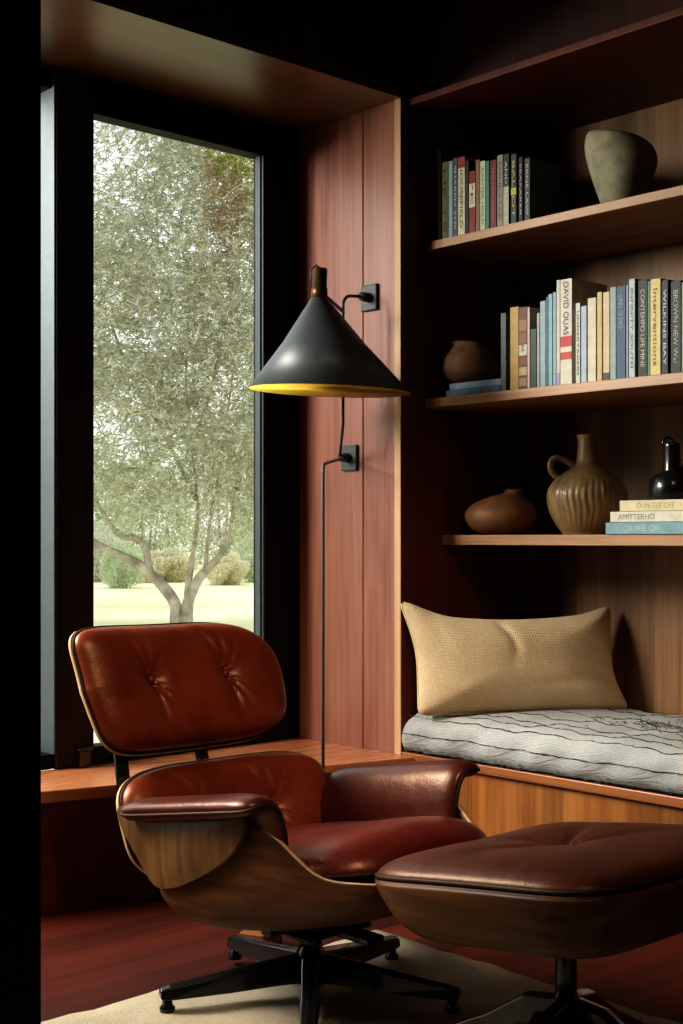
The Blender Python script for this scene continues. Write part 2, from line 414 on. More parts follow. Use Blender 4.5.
def frame(c,t,bend,wf=None):
    """tilted panel: x across, y up the panel leaning back by t, n towards the sitter"""
    ct,st=math.cos(t),math.sin(t)
    def f(x,y,n):
        n=n+bend*x*x
        if wf: n+=wf(x,y)
        return (c[0]+x, c[1]+y*st-n*ct, c[2]+y*ct+n*st)
    return f

# ------------------------------------------------------------------ LOUNGE CHAIR
CO=at_depth(311,2.95)
ch=empty('lounge_chair',(CO[0],CO[1],.014),math.radians(0),'moulded rosewood lounge chair with tufted cognac leather back, facing the bookcase corner','lounge chair')
PI=math.pi
wrk=[(PI*.66,.13,.017,.11),(PI*.53,.10,.011,.08),(-PI*.47,.12,.017,.09),(-PI*.34,.12,.015,.09),(-PI*.22,.14,.010,.06),(PI*.36,.12,.008,.05),(PI*.9,.14,.006,.05)]
# headrest
_fH=frame((-.032,.435,.650),math.radians(21),.28)
def fH(x,y,n):
    u,v=x/.288,y/.152
    if u<0:
        x+=.030*max(0,-v)*u*u; x-=.020*max(0,v)**2*u**4; y+=.006*max(0,v)**2*u**4
    else:
        x-=.060*max(0,v)**2*u**3; y-=.045*u**3*max(0,v)**2; x-=.02*v*v*u**4*(v<0); y+=.022*u**4*v*v*(v<0)
    return _fH(x,y,n)
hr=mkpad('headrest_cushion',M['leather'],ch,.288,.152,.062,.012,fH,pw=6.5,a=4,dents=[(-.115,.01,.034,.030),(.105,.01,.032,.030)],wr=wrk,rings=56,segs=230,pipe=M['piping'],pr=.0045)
for bx in (-.115,.105):
    b=MB(); b.lathe([(.0001,-.002),(.008,-.002),(.010,.002),(.007,.007),(.0001,.009)],16)
    p=fH(bx,.01,.036); b.build('button',M['leather'],hr,loc=p,rot=(math.radians(73),0,0))
hs=mksheet('headrest_shell',[M['plyh'],M['plyedge']],ch,.294,.158,-.030,.011,fH,pw=6.2,lift=.028,le=4)
# back
fB=frame((.02,.325,.350),math.radians(25),.32)
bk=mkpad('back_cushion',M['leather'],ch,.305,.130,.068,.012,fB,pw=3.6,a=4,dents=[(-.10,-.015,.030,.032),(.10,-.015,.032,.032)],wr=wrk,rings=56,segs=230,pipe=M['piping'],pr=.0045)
for bx in (-.10,.10):
    b=MB(); b.lathe([(.0001,-.002),(.008,-.002),(.010,.002),(.007,.007),(.0001,.009)],16)
    b.build('button',M['leather'],bk,loc=fB(bx,-.015,.04),rot=(math.radians(65),0,0))
mksheet('back_shell',[M['plyh'],M['plyedge']],ch,.312,.136,-.045,.011,fB,pw=3.6,lift=.043,le=5,rings=24)
for lx in (-.235,.012):
    pts=[fB(lx-.02,.02,-.055),fB(lx-.02,.13,-.030),fH(lx+.02,-.14,-.030),fH(lx+.02,.02,-.048)]
    b=MB()
    v=[];
    for p in pts:
        for (ax,ay) in ((-.017,-.005),(.017,-.005),(.017,.005),(-.017,.005)): v.append((p[0]+ax,p[1]+ay,p[2]))
    fcs=[(0,3,2,1),(12,13,14,15)]
    for i in range(3):
        for k in range(4): l=(k+1)%4; fcs.append((i*4+k,i*4+l,i*4+4+l,i*4+4+k))
    b.add(v,fcs); b.build('back_brace',M['legblack'],ch,.002)
# curved side wings of the back shell, below the arms
PXW=CO[0]-.303
def side_pt(px,py):
    yy,dd=on_x(px,PXW); return (yy-CO[1], z_at(py,dd)-.014)
wing=catmull([side_pt(*q) for q in [(119,806),(165,808),(226,813),(241,822),(236,842),(223,860),(205,873),(188,882),(168,889),(150,885),(131,853),(116,822)]],5,True)
for sg in (-1,1):
    n=len(wing); V=[];F=[]
    cen=np.mean(np.array(wing),0)
    for off in (0,.010):
        for r in (1.0,.6,.25):
            for q in wing:
                yy=cen[0]+(q[0]-cen[0])*r; zz=cen[1]+(q[1]-cen[1])*r
                V.append((sg*(.300+.012*(1-r*r)-off-.25*max(0,yy-.12)**1.5*0)+.005,yy,zz))
    R3=3*n
    for o_ in (0,1):
        for i in range(2):
            for k in range(n): l=(k+1)%n; F.append((o_*R3+i*n+k,o_*R3+i*n+l,o_*R3+(i+1)*n+l,o_*R3+(i+1)*n+k))
        F.append(tuple(o_*R3+2*n+k for k in range(n)))
    for k in range(n): l=(k+1)%n; F.append((k,l,R3+l,R3+k))
    wm=mesh_from(V,F); wm.set_sharp_from_angle(angle=.7); link('back_shell_wing',wm,M['plyh'],ch)
# seat cushion
sa=math.radians(11)
def fS(x,y,n):
    # y>0 towards the front
    n=n-.28*x*x
    if y>.17: n-=1.1*(y-.17)**2
    ly=-y*math.cos(sa)+n*math.sin(sa)*0.4-.075; z=.326+y*math.sin(sa)+n*math.cos(sa)
    return (x+.01,ly,z)
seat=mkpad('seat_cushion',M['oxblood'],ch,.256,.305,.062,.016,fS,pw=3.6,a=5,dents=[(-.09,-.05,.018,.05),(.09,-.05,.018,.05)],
   wr=[(PI*.5,.2,.006,.12),(PI*.35,.15,.006,.12),(PI*.65,.15,.006,.12)],pipe=M['piping'],pr=.005)
# seat shell with side wings
path=catmull([(.150,.258),(.176,.238),(.174,.206),(.13,.180),(.05,.172),(-.06,.186),(-.17,.216),(-.28,.250),(-.375,.292),(-.405,.322)],6)
hp_=[.012,.03,.055,.085,.155,.265,.205,.105,.06,.03]   # side height at each path knot
hs_=np.clip(np.array([float(q[0]) for q in catmull([(h,) for h in hp_],6)]),.01,1)
def hgt(ly,i,n): return float(hs_[i])
V=[];F=[];SN=40
for i,p in enumerate(path):
    h=hgt(p[0],i,len(path)); e=min(i,len(path)-1-i)
    wfac=.275*float(np.interp(p[0],[-.41,-.3,-.1],[.74,.84,1]))*(.80+.20*min(1,e/7)**.6)
    for j in range(SN+1):
        s=2*j/SN-1; ph=abs(s); x=wfac*(1-(1-ph)**2.7)*(1 if s>0 else -1)
        V.append((x+.01,p[0],p[1]+h*ph**2.6))
for i in range(len(path)-1):
    for j in range(SN):
        F.append((i*(SN+1)+j,(i+1)*(SN+1)+j,(i+1)*(SN+1)+j+1,i*(SN+1)+j+1))
o=link('seat_shell',mesh_from(V,F),[M['ply'],M['plyedge']],ch)
md=o.modifiers.new('sub','SUBSURF'); md.levels=1; md.render_levels=1
md=o.modifiers.new('thick','SOLIDIFY'); md.thickness=.012; md.offset=-1; md.material_offset_rim=1
# arms: pad folded over the wing: flat top then rolling down the inner side
def arm(sg):
    prof=catmull([(.346,-.006),(.322,.004),(.292,.006),(.266,-.012),(.250,-.055),(.245,-.105),(.247,-.14)],10)
    prof=[np.array(p) for p in prof]
    L_=[0]
    for q in range(1,len(prof)): L_.append(L_[-1]+float(np.linalg.norm(prof[q]-prof[q-1])))
    tot=L_[-1]
    def at(v):
        d=(v+1)/2*tot
        p=np.array([np.interp(d,L_,[q[0] for q in prof]),np.interp(d,L_,[q[1] for q in prof])])
        e=.004; d2=min(tot,d+e); d1=max(0,d-e)
        t=np.array([np.interp(d2,L_,[q[0] for q in prof])-np.interp(d1,L_,[q[0] for q in prof]),np.interp(d2,L_,[q[1] for q in prof])-np.interp(d1,L_,[q[1] for q in prof])])
        t/=np.linalg.norm(t); nrm=np.array([t[1],-t[0]])
        if nrm[1]<0 and abs(nrm[1])>abs(nrm[0]): nrm=-nrm
        return p,np.array([-t[1]*-1,t[0]*-1]) if False else nrm
    def fA(x,y,n):
        if sg<0: y=-1+(y+1)*float(np.interp(x,[-.25,.02,.2],[.50,.62,1]))
        p,nr=at(max(-1,min(1,y)))
        # outward (up / towards the sitter) normal
        if nr[0]>0 and abs(nr[0])>abs(nr[1]): nr=-nr
        u=x  # along the arm, + to front
        up=.446+.17*u+(-.9*max(0,u-.15)**2)
        # outer flange narrows to the rear
        return (sg*(p[0]+nr[0]*n)+.01, .03-u, up+p[1]+nr[1]*n)
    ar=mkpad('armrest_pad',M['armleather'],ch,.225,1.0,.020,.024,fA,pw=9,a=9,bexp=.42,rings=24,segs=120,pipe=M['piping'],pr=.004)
    return ar
arm(-1); arm(1)
# under-seat mechanism
b=MB(); b.box(-.09,.10,-.09,.09,.150,.160); b.box(-.13,.14,-.015,.015,.155,.178); b.box(-.02,.03,-.20,.10,.155,.170)
b.build('seat_bracket',M['legblack'],ch,.003)
b=MB(); b.lathe([(.0001,.02),(.030,.02),(.032,.10),(.026,.105),(.026,.15),(.036,.152),(.036,.158),(.0001,.158)],32); b.build('column',M['legblack'],ch)
def star_leg(parent,ang,R,mat,zc=.098,zt=.056,w0=.026,w1=.019,deep=.05):
    ca,sa_=math.cos(ang),math.sin(ang)
    st=[(.012,zc,zc-deep*1.25,w0),(.08,zc-.010,zc-deep*1.25,w0),(R*.55,(zc+zt)/2-.004,(zc+zt)/2-deep*.95,(w0+w1)/2),(R-.02,zt,zt-.030,w1),(R,zt-.006,zt-.028,w1*.85)]
    v=[]
    for (r,a,b_,wd) in st:
        for (off,z) in ((-wd*.75,a-.004),(0,a),(wd*.75,a-.004),(wd,b_),(-wd,b_)):
            v.append((r*ca-off*sa_, r*sa_+off*ca, z))
    f=[]
    for i in range(len(st)-1):
        for k in range(5): l=(k+1)%5; f.append((i*5+k,i*5+l,i*5+5+l,i*5+5+k))
    f.append((4,3,2,1,0)); f.append(tuple((len(st)-1)*5+k for k in range(5)))
    b=MB(); b.add(v,f); lg=b.build('leg',mat,parent,.003)
    g=MB(); g.lathe([(.0001,0),(.016,0),(.017,.008),(.011,.014),(.010,.034),(.0001,.034)],20,((R-.016)*ca,(R-.016)*sa_,0)); g.build('foot_glide',mat,lg)
    return lg
a0=math.atan2(-DY,-DX)
for k in range(5): star_leg(ch,a0+k*2*PI/5,.335,M['legblack'])

# ------------------------------------------------------------------ OTTOMAN
OO=at_depth(566,2.45)
ot=empty('ottoman',(OO[0],OO[1],.014),math.radians(0),'low ottoman in dark brown leather on a rosewood shell in front of the chair','ottoman')
def fO(x,y,n):
    n=n+.06*x*x-.06*y*y
    return (x, y+.1*n, .418+n-.125*y)
mkpad('cushion',M['brownleather'],ot,.285,.268,.040,.018,fO,pw=5.5,a=4.5,dents=[(.03,.03,.030,.06)],
   wr=[(PI*.1,.18,.010,.14),(PI*.55,.18,.010,.12),(PI*.95,.2,.010,.16),(-PI*.3,.2,.010,.14),(-PI*.65,.2,.008,.14)],pipe=M['piping'],pr=.005)
mksheet('shell',[M['ply'],M['ply']],ot,.290,.273,-.118,.012,fO,pw=5.3,lift=.113,le=8,rings=40)
b=MB(); b.lathe([(.0001,.10),(.030,.10),(.028,.165),(.020,.178),(.0195,.295),(.042,.288),(.042,.295),(.0001,.295)],32); b.build('column',M['legblack'],ot)
b=MB(); b.box(-.10,.10,-.012,.012,.286,.298); b.box(-.012,.012,-.10,.10,.286,.298); b.build('seat_bracket',M['legblack'],ot,.002)
for k in range(4): star_leg(ot,a0+PI/4*1.12+k*PI/2,.30,M['legblack'],zc=.172,zt=.050)

# ------------------------------------------------------------------ RUG
RC=(2.399,2.471)
V=[];F=[];nx=60;ny=60
for i in range(nx+1):
    for j in range(ny+1):
        u,v=i/nx,j/ny
        x=RC[0]-3.0*u; y=RC[1]-3.3*v
        if i==0: x+=.006*math.sin(v*70)+.004*math.sin(v*173)
        if j==0: y+=.006*math.sin(u*60+1)+.004*math.sin(u*151)
        V.append((x,y,.013+.0012*math.sin(u*90)*math.sin(v*80)))
for i in range(nx):
    for j in range(ny): F.append((i*(ny+1)+j,(i+1)*(ny+1)+j,(i+1)*(ny+1)+j+1,i*(ny+1)+j+1))
rug=link('rug',mesh_from(V,F),M['rug'])
md=rug.modifiers.new('thick','SOLIDIFY'); md.thickness=.012; md.offset=-1
tag(rug,'cream woven wool rug under the lounge chair and ottoman','rug')
bp=at_depth(261,3.33)
wb=MB(); wb.box(-.05,.05,-.035,.035,0,.05)
o=wb.build('wooden_block',M['block'],None,.004,loc=(bp[0],bp[1],.0),rot=(0,0,.4)); tag(o,'small reddish wooden block on the floor behind the chair base','block')

# ------------------------------------------------------------------ BENCH MATTRESS + PILLOW
mt_h=.125; x0,x1=XB-.002,BACK-.03; ya,yb=YW-.012,YE+.05
def mat_section():
    c=[]
    for (x,z) in catmull([(x0+.012,.004),(x0-.006,.035),(x0-.004,.085),(x0+.03,.118),(x0+.09,.127),(x0+.3,.132),(x1-.06,.128),(x1-.005,.11),(x1,.06),(x1-.01,.004)],8): c.append((x,z))
    return c
sec=mat_section(); ns=len(sec); NY=150
V=[];F=[]
for j in range(NY+1):
    v=j/NY; y=ya+(yb-ya)*v
    for (x,z) in sec:
        e=min(1,(ya-y)/.012+.6) if ya-y<.012 else 1
        zz=z*(.25+.75*e**.5) if z>.05 else z
        zz+=(.0035*math.sin(y*23+x*7)+.0025*math.sin(y*61+x*31+1.3))*(z/.13)
        V.append((x+(.003*math.sin(y*37+z*50)),y,ZB+zz))
for j in range(NY):
    for i in range(ns-1): F.append((j*ns+i,j*ns+i+1,(j+1)*ns+i+1,(j+1)*ns+i))
F.append(tuple(range(ns-1,-1,-1)))
mt=link('bench_mattress',mesh_from(V,F),M['mattress'])
tag(mt,'grey linen bench cushion with rows of dark frayed stitching','cushion')
def secpt(t):
    i=min(ns-2,int(t*(ns-1))); f=t*(ns-1)-i
    return sec[i][0]*(1-f)+sec[i+1][0]*f, sec[i][1]*(1-f)+sec[i+1][1]*f
def frayed(parent,name,t,mat,y_0,y_1,r,tuft,wob=.004):
    b=MB(); x,z=secpt(t); pts=[]; n=int(abs(y_1-y_0)/.012)
    ph=random.random()*6
    for k in range(n+1):
        y=y_0+(y_1-y_0)*k/n
        zz=z+(.0035*math.sin(y*23+x*7)+.0025*math.sin(y*61+x*31+1.3))*(z/.13)
        dx=.003*math.sin(y*37+z*50)
        wv=wob*(math.sin(y*9+ph)+.5*math.sin(y*31+ph*2))
        if z>.11: pts.append((x+dx+wv,y,ZB+zz+.001+random.uniform(-.001,.002)))
        else: pts.append((x+dx-.001+random.uniform(-.002,.001),y,ZB+zz+wv*.6))
    b.tube(pts,[r*random.uniform(.5,1.3) for _ in pts],5)
    for _ in range(int(tuft*abs(y_1-y_0))):
        p=Vector(random.choice(pts)); d=Vector((random.uniform(-1,.6),random.uniform(-1.5,1.5),random.uniform(-.5,.9))).normalized()
        b.tube([p,p+d*random.uniform(.002,.004),p+d*random.uniform(.004,.008)+Vector((0,0,-.002))],[.0007,.0006,.0003],3,cap=False)
    return b.build(name,mat,parent)
frayed(mt,'frayed_edge',.035,M['felt'],ya-.005,yb,.0085,600,.002)
for t in (.17,.30,.395,.455,.51,.565,.63,.70): frayed(mt,'stitching',t,M['stitch'],ya-.004,yb,.0012,110,.0022)
b=MB()
for cx_,cy_,n in ((3.28,2.15,60),(3.40,2.0,40),(3.2,1.95,30),(3.30,2.30,30)):
    for _ in range(n):
        p=Vector((cx_+random.gauss(0,.05),cy_+random.gauss(0,.10),ZB+.134)); a=random.gauss(1.4,.5); l=random.uniform(.006,.03)
        q=p+Vector((math.cos(a)*l,math.sin(a)*l,.002)); b.tube([p-Vector((0,0,.004)),(p+q)/2+Vector((0,0,.003)),q],.0009,3,cap=False)
tag(b.build('loose_threads',M['stitch'],mt),kind='stuff')
# pillow
PW,PH=.338,.162
def fP(x,y,n):
    u,v=x/PW,y/PH
    au,av=abs(u),abs(v)
    x2=x*(1-.055*(1-v*v)*au**2)                       # sides pulled in between the corners
    y2=y-(.030 if y>0 else -.004)*(1-u*u)*av**2       # top edge sags
    if v>0:
        if u<0: k=max(0,(-u-.55)/.45)**2*v**2; y2+=.050*k; x2-=.036*k
        else: k=max(0,(u-.6)/.4)**2*v**2; y2+=.022*k; x2-=.004*k
    elif u>0: x2+=.035*u**4*v*v
    else: x2+=.012*u**4*v*v
    n=n*(1-.25*max(0,v)**2)
    if n>0:
        xf_=-.045+.05*(1-v)*.5
        n-=.013*math.exp(-((x-xf_-.012*math.sin(v*5))/.017)**2)*max(0,min(1,v+.25))*(1-av**8)
        n+=.005*math.exp(-((x-xf_-.040)/.025)**2)*max(0,v)*(1-av**8)
        n-=.008*math.exp(-((x+.24+.3*(y-.05))/.02)**2)*max(0,v)
        n-=.007*math.exp(-((v+.55-.25*u)/.12)**2)*(u>-.2)*(1-au**4)*max(0,u)
    return (x2,-n,y2+.160)
V,F,rim=pad(PW,PH,.075,.07,fP,pw=18,rings=34,segs=160,a=2.6,bexp=.62)
F=[f[::-1] for f in F]
# normals: mapping flips handedness
pl=link('throw_pillow',mesh_from(V,[f[::-1] for f in F]),M['burlap'])
t=MB(); t.tube(rim,.0035,6,closed=True); t.build('seam',M['burlap'],pl)
pc=at_depth(519,4.20)
va=math.atan2(-DX,DY)     # direction of image right on plan
pl.rotation_euler=(math.radians(-13),0,va+math.radians(11)); pl.location=(pc[0],pc[1],ZB+.128)
tag(pl,'rectangular beige hemp pillow leaning on the bench cushion','pillow')

# ------------------------------------------------------------------ WALL LAMP
u_y,u_d=on_x(371,XB); l_y,l_d=on_x(351,XB)
lp=empty('swing_arm_lamp',(XB,u_y,0),0,'black cone lamp with gold lining hung from brackets on the mahogany jamb','lamp'); lp.location=(0,0,0)
zu=z_at(298,u_d); zl=z_at(458,l_d)
for nm,yy,zz in (('wall_plate',u_y,zu),('wall_plate',l_y,zl)):
    b=MB(); b.box(XB-.012,XB,yy-.036,yy+.036,zz-.042,zz+.042); o=b.build(nm,M['lampblack'],lp,.003)
    k=MB(); k.tube([(XB-.012,yy,zz),(XB-.045,yy,zz)],[.016,.014],16); k.build('socket',M['lampblack'],o)
# upper rod: from upper plate out and down to the lower plate
ux,_=on_y(343,u_y)
ux=ux
pole_top=(ux,u_y,zu-.01)
arcu=[(XB-.03,u_y,zu),(ux+.035,u_y,zu-.004)]+[(ux+.035*(1-math.sin(a)),u_y,zu-.004-.035*(1-math.cos(a))) for a in (.4,.8,1.2,1.57)]
lowp=(ux,u_y,zl+.03)
lx_,_=on_y(343,l_y)
b=MB(); b.tube(arcu+[(ux,u_y,zu-.2),(ux,u_y,zl+.10),(ux+.01,u_y+.02,zl+.04),(XB-.06,l_y-.01,zl+.008),(XB-.03,l_y,zl)],.0050,10); b.build('upper_rod',M['lampblack'],lp)
pd=3.97; pp=at_depth(323,pd); zz=z_at(463,pd)
d_=Vector((pp[0]-(XB-.03),pp[1]-l_y)).normalized()
pa=Vector((pp[0],pp[1]))
arcl=[(XB-.03,l_y,zl),(pa.x-d_.x*.03,pa.y-d_.y*.03,zz),(pa.x-d_.x*.012,pa.y-d_.y*.012,zz-.006),(pa.x-d_.x*.003,pa.y-d_.y*.003,zz-.016),(pa.x,pa.y,zz-.03),(pa.x,pa.y,.8),(pa.x,pa.y,.012)]
b=MB(); b.tube(arcl,.0050,10); b.build('lower_rod',M['lampblack'],lp)
b=MB(); b.lathe([(.0001,0),(.085,0),(.085,.01),(.08,.016),(.012,.02),(.0001,.02)],32,(pa.x,pa.y,0)); b.build('foot',M['lampblack'],lp)
# shade
sd=4.03; sp=at_depth(330,sd); zr=z_at(391,sd); zn=z_at(299,sd)
R_=163/2/FPX*sd; hh=zn-zr
tilt=math.radians(1.6)
# tilt so the image-right rim hangs lower, neck leans to image-left
ax=Vector((DX,DY,0)); Rm=Matrix.Rotation(math.radians(1.7),4,Vector((DY,-DX,0)))@Matrix.Rotation(tilt*1.3,4,ax)
Rz=Matrix.Translation((sp[0],sp[1],zr))@Rm
apx=-14/FPX*sd # neck sits left of the rim centre
def sk(p,g,i):
    k=p[2]/hh; return [p[0]+DY*apx*k,p[1]-DX*apx*k,p[2]]
b=MB(); b.lathe([(R_,0),(R_*.52,hh*.5),(.024,hh)],96,fn=sk); so_=b.build('shade',M['lampblack'],lp); so_.matrix_local=Rz
b=MB(); b.lathe([(R_-.0005,-.0005),(R_-.004,.001),(R_*.52-.004,hh*.5-.002),(.020,hh-.004)],96,fn=sk)
o=b.build('shade_lining',M['gold'],so_)
b=MB(); cc=(DY*apx,-DX*apx,hh)
b.lathe([(.025,-.006),(.024,.03),(.0215,.032),(.0215,.086),(.019,.089),(.0001,.089)],32,cc); b.build('neck',plain('dark brass',(.11,.065,.025),.38,.6),so_)
b=MB(); b.tube([(cc[0]+DX*-.005,cc[1]-DY*.005,hh+.088),(cc[0]-DY*.012,cc[1]+DX*.012,hh+.098),(cc[0]-DY*.028,cc[1]+DX*.028,hh+.085),(cc[0]-DY*.027,cc[1]+DX*.027,hh+.03)],.0025,8); b.build('cord_loop',M['lampblack'],so_)
b=MB(); b.lathe([(.0001,-.045),(.018,-.038),(.026,-.02),(.022,0),(.013,.02),(.012,.04),(.0001,.04)],24,(cc[0]*.8,cc[1]*.8,hh*.62)); b.build('bulb',M['bulb'],so_)
# stem joining the shade to the upper rod
b=MB(); wn=Rz@Vector((cc[0],cc[1],hh+.02)); b.tube([tuple(wn),(ux,u_y,wn.z-.02)],.006,10); b.build('shade_arm',M['lampblack'],lp)

# ------------------------------------------------------------------ BOOKS
def paint(name,col,rough=.55): return plain(name,col,rough,0,.12,40)
def textmesh(s,size):
    cu=bpy.data.curves.new('t','FONT'); cu.body=s; cu.size=size; cu.align_x='CENTER'; cu.align_y='CENTER'
    o=bpy.data.objects.new('t',cu); COL.objects.link(o)
    dg=bpy.context.evaluated_depsgraph_get(); dg.update(); me=bpy.data.meshes.new_from_object(o.evaluated_get(dg))
    bpy.data.objects.remove(o); return me
def spine_letters(book,s,W,H,mat,fx,cz=0.5,frac=.8,fit=.66):
    """lettering running down the spine (which faces -X)"""
    me=textmesh(s,1.0)
    if not me.vertices: return
    co=np.array([v.co[:] for v in me.vertices]); w=co[:,0].max()-co[:,0].min(); hh_=co[:,1].max()-co[:,1].min()
    sx=frac*H/w; sy=.72*fit*W/hh_
    cx_=(co[:,0].max()+co[:,0].min())/2; cy_=(co[:,1].max()+co[:,1].min())/2
    for v in me.vertices:
        a,b_=(v.co.x-cx_)*sx,(v.co.y-cy_)*sy
        v.co=(fx-.0006,-b_*-1*-1,H*cz-a)   # text baseline to the image left, reading downwards
    for v in me.vertices: v.co.y=-v.co.y*-1
    o=link('spine_lettering',me,mat,book); return o
BOOKN={}
def book(px0,px1,pytop,zs,col,label,group,xf=3.135,dep=.15,text=None,tcol=(.7,.66,.55),bands=(),page=True,lean=0,fit=.6,frac=.8,cz=.5,name='book'):
    y0,d0=on_x(px0,xf); y1,d1=on_x(px1,xf); d=(d0+d1)/2
    Wd=(y0-y1)-.0006; H=z_at(pytop,d)-zs; dep=min(dep,.13+H*.15)
    root=empty(name,(xf,(y0+y1)/2,zs+.0005),0,label,'book',group)
    mc=paint('cover',col); t=.0022 if Wd>.012 else .0012
    b=MB(); b.box(0,t,-Wd/2,Wd/2,0,H); b.box(t,dep,-Wd/2,-Wd/2+t,0,H); b.box(t,dep,Wd/2-t,Wd/2,0,H)
    b.build('cover',mc,root,.0008)
    p=MB(); p.box(t,dep-.005,-Wd/2+t,Wd/2-t,.003,H-.004); p.build('page_block',M['page'],root)
    for (z0,z1,c) in bands:
        q=MB(); q.box(-.0004,.0006,-Wd/2*.96,Wd/2*.96,H*z0,H*z1); q.build('spine_label',paint('label',c),root)
    if text: spine_letters(root,text,Wd,H,paint('ink',tcol),-.0004 if bands else 0,cz,frac,fit)
    if lean: root.rotation_euler=(lean,0,0)
    return root
G1='books standing on the shelf beside the pale stone vessel'
Z1=1.970
R1=[
 (427,434,147,(.045,.012,.009),'tall very dark maroon book at the left wall end of the top book row',None,None,()),
 (434.3,441,150,(.035,.010,.008),'blackish brown book next to the olive green book, top row',None,None,()),
 (442,448,162,(.16,.17,.055),'olive green book with dark spine lettering in the top row','LIE TE',(.03,.03,.02),()),
 (448.3,452.6,161,(.25,.36,.38),'plain pale blue book beside the olive green one, top row',None,None,()),
 (453,457.4,158,(.07,.08,.11),'slate blue book with white lettering in the top row','SHAREN THE',(.5,.5,.48),()),
 (457.8,465,157,(.60,.52,.36),'cream book with black lettering and red top, top row','HOUSEFIELD',(.02,.02,.02),((.86,1,(.32,.03,.02)),)),
 (465.3,468.6,160,(.01,.01,.01),'thin black book behind the red and white book, top row',None,None,()),  # black slab stands in for the shaded gap between two books
 (469,475.2,171,(.23,.025,.02),'short dark red book with white block reading PEN, top row','PEN',(.25,.02,.02),((.42,.80,(.62,.56,.46)),)),
 (475.5,479.8,160,(.22,.12,.07),'thin brown book right of the short red one, top row',None,None,()),
 (480,485.3,161,(.52,.52,.36),'pale cream green book with dark lettering, top row','CANTER HOLD',(.05,.06,.04),()),
 (485.6,489.2,161,(.06,.19,.17),'thin dark teal book in the middle of the top row',None,None,()),
 (490,496.4,160,(.17,.02,.022),'dark red book with faint gold lettering, top row','THE MERCHANT',(.35,.16,.10),()),
 (497,502.8,155,(.26,.25,.20),'mottled grey book with dark lettering, top row','LONE STAR',(.06,.05,.04),()),
 (503.2,509,154,(.03,.03,.03),'black book with wide cream lettering, top row','AND ROOM',(.6,.56,.42),((.02,.55,(.40,.38,.28)),)),
 (510.8,516.4,154,(.035,.04,.035),'black book with yellow and white marks, top row','BALLOT',(.55,.50,.30),((.42,.52,(.5,.38,.05)),)),
 (518.6,522.6,157,(.012,.012,.014),'narrow black book with small white lettering, top row','SEAFARER',(.5,.5,.5),()),
 (524.4,530,158,(.05,.05,.05),'charcoal book at the right end of the top row','ERNE LAW',(.5,.48,.42),()),
]
for (a,b_,tp,c,lab,tx,tc,bd) in R1:
    book(a,b_,tp,Z1,c,lab,G1,text=tx,tcol=tc or (.5,.5,.5),bands=bd,fit=.55)
G2='books standing on the shelf beside the brown clay pot'
Z2=1.467
R2=[
 (500.6,506,313,(.11,.13,.14),'thin slate grey book standing apart at the left end of the lower row',None,None,()),
 (510,518.6,307,(.42,.27,.09),'plain golden tan book left of the ornate brown spine',None,None,()),
 (518.8,527,307,(.12,.045,.02),'ornate brown book with tan and cream spine blocks','AE',(.05,.02,.01),((.04,.14,(.30,.20,.10)),(.17,.27,(.42,.32,.18)),(.30,.38,(.20,.07,.03)),(.41,.54,(.55,.50,.40)),(.56,.68,(.22,.07,.03)),(.71,.84,(.28,.12,.06)))),
 (527.2,529.8,307,(.50,.36,.34),'very thin pinkish white book after the ornate brown spine',None,None,()),
 (530.2,536.4,329,(.02,.045,.04),'short dark green book in the shadowed gap of the lower row',None,None,()),
 (536.8,539.6,313,(.30,.31,.30),'thin pale grey book after the dark green one',None,None,()),
 (540,545.6,301,(.24,.34,.35),'teal grey book with plain spine, lower row',None,None,()),
 (545.8,548,297,(.10,.12,.20),'very thin navy book between two teal ones',None,None,()),
 (548.2,552.4,294,(.16,.36,.40),'bright teal thin book, lower row',None,None,()),
 (552.8,556.2,292,(.30,.28,.34),'lavender grey thin book left of the tall pale ones',None,None,()),
 (556.4,560,280,(.46,.46,.42),'tall thin pale grey book with lavender foot',None,None,((0,.12,(.30,.26,.42)),)),
 (560.2,572,279,(.56,.50,.42),'tallest cream book with black letters and red flowers on the spine','DAVID OUAS',(.04,.03,.03),((.36,.46,(.45,.02,.03)),(.24,.31,(.42,.03,.03)))),
 (575.6,580.2,303,(.50,.50,.46),'narrow white book with black lettering, lower row','UNDERTAKERS',(.02,.02,.02),()),
 (581,586.6,306,(.34,.40,.50),'plain pale blue book, lower row',None,None,()),
 (587.6,596,298,(.56,.49,.36),'plain wide cream book, lower row',None,None,()),
 (597,602,292,(.50,.38,.17),'thin yellow book beside the tan one',None,None,()),
 (603,609.6,292,(.55,.42,.25),'plain tan book with dark foot, lower row',None,None,((.0,.09,(.05,.04,.04)),)),
 (610,616,287,(.27,.33,.32),'teal grey book left of the navy one',None,None,()),
 (616.2,625.6,286,(.035,.085,.15),'navy blue book with pale lettering at the top','UNU DI DIO',(.28,.34,.38),()),
 (626,628.4,285,(.26,.25,.34),'very thin lavender book right of the navy one',None,None,()),
 (628.8,635,279,(.42,.48,.47),'pale teal book with dark lettering','INFINITY SOUTH',(.03,.06,.06),()),
 (638,647.4,280,(.015,.015,.016),'black book with cream lettering, left of the yellow one','CONTEMPO LIFE MINE',(.55,.50,.40),()),
 (647.6,650,281,(.10,.22,.16),'very thin green book beside the yellow one',None,None,()),
 (650.2,660.6,279,(.60,.50,.22),'yellow book with dark red lettering','Interventions',(.22,.05,.02),()),
 (661.4,668.2,280,(.015,.016,.02),'black book with bold white lettering, right of the yellow one','WILKINS BAY',(.62,.62,.58),()),
 (670.6,681,281,(.02,.02,.02),'wide black book with large grey lettering','BROWN NEW War',(.42,.38,.33),()),
 (681.4,690,282,(.22,.22,.21),'grey book at the right edge of the lower row',None,None,()),
]
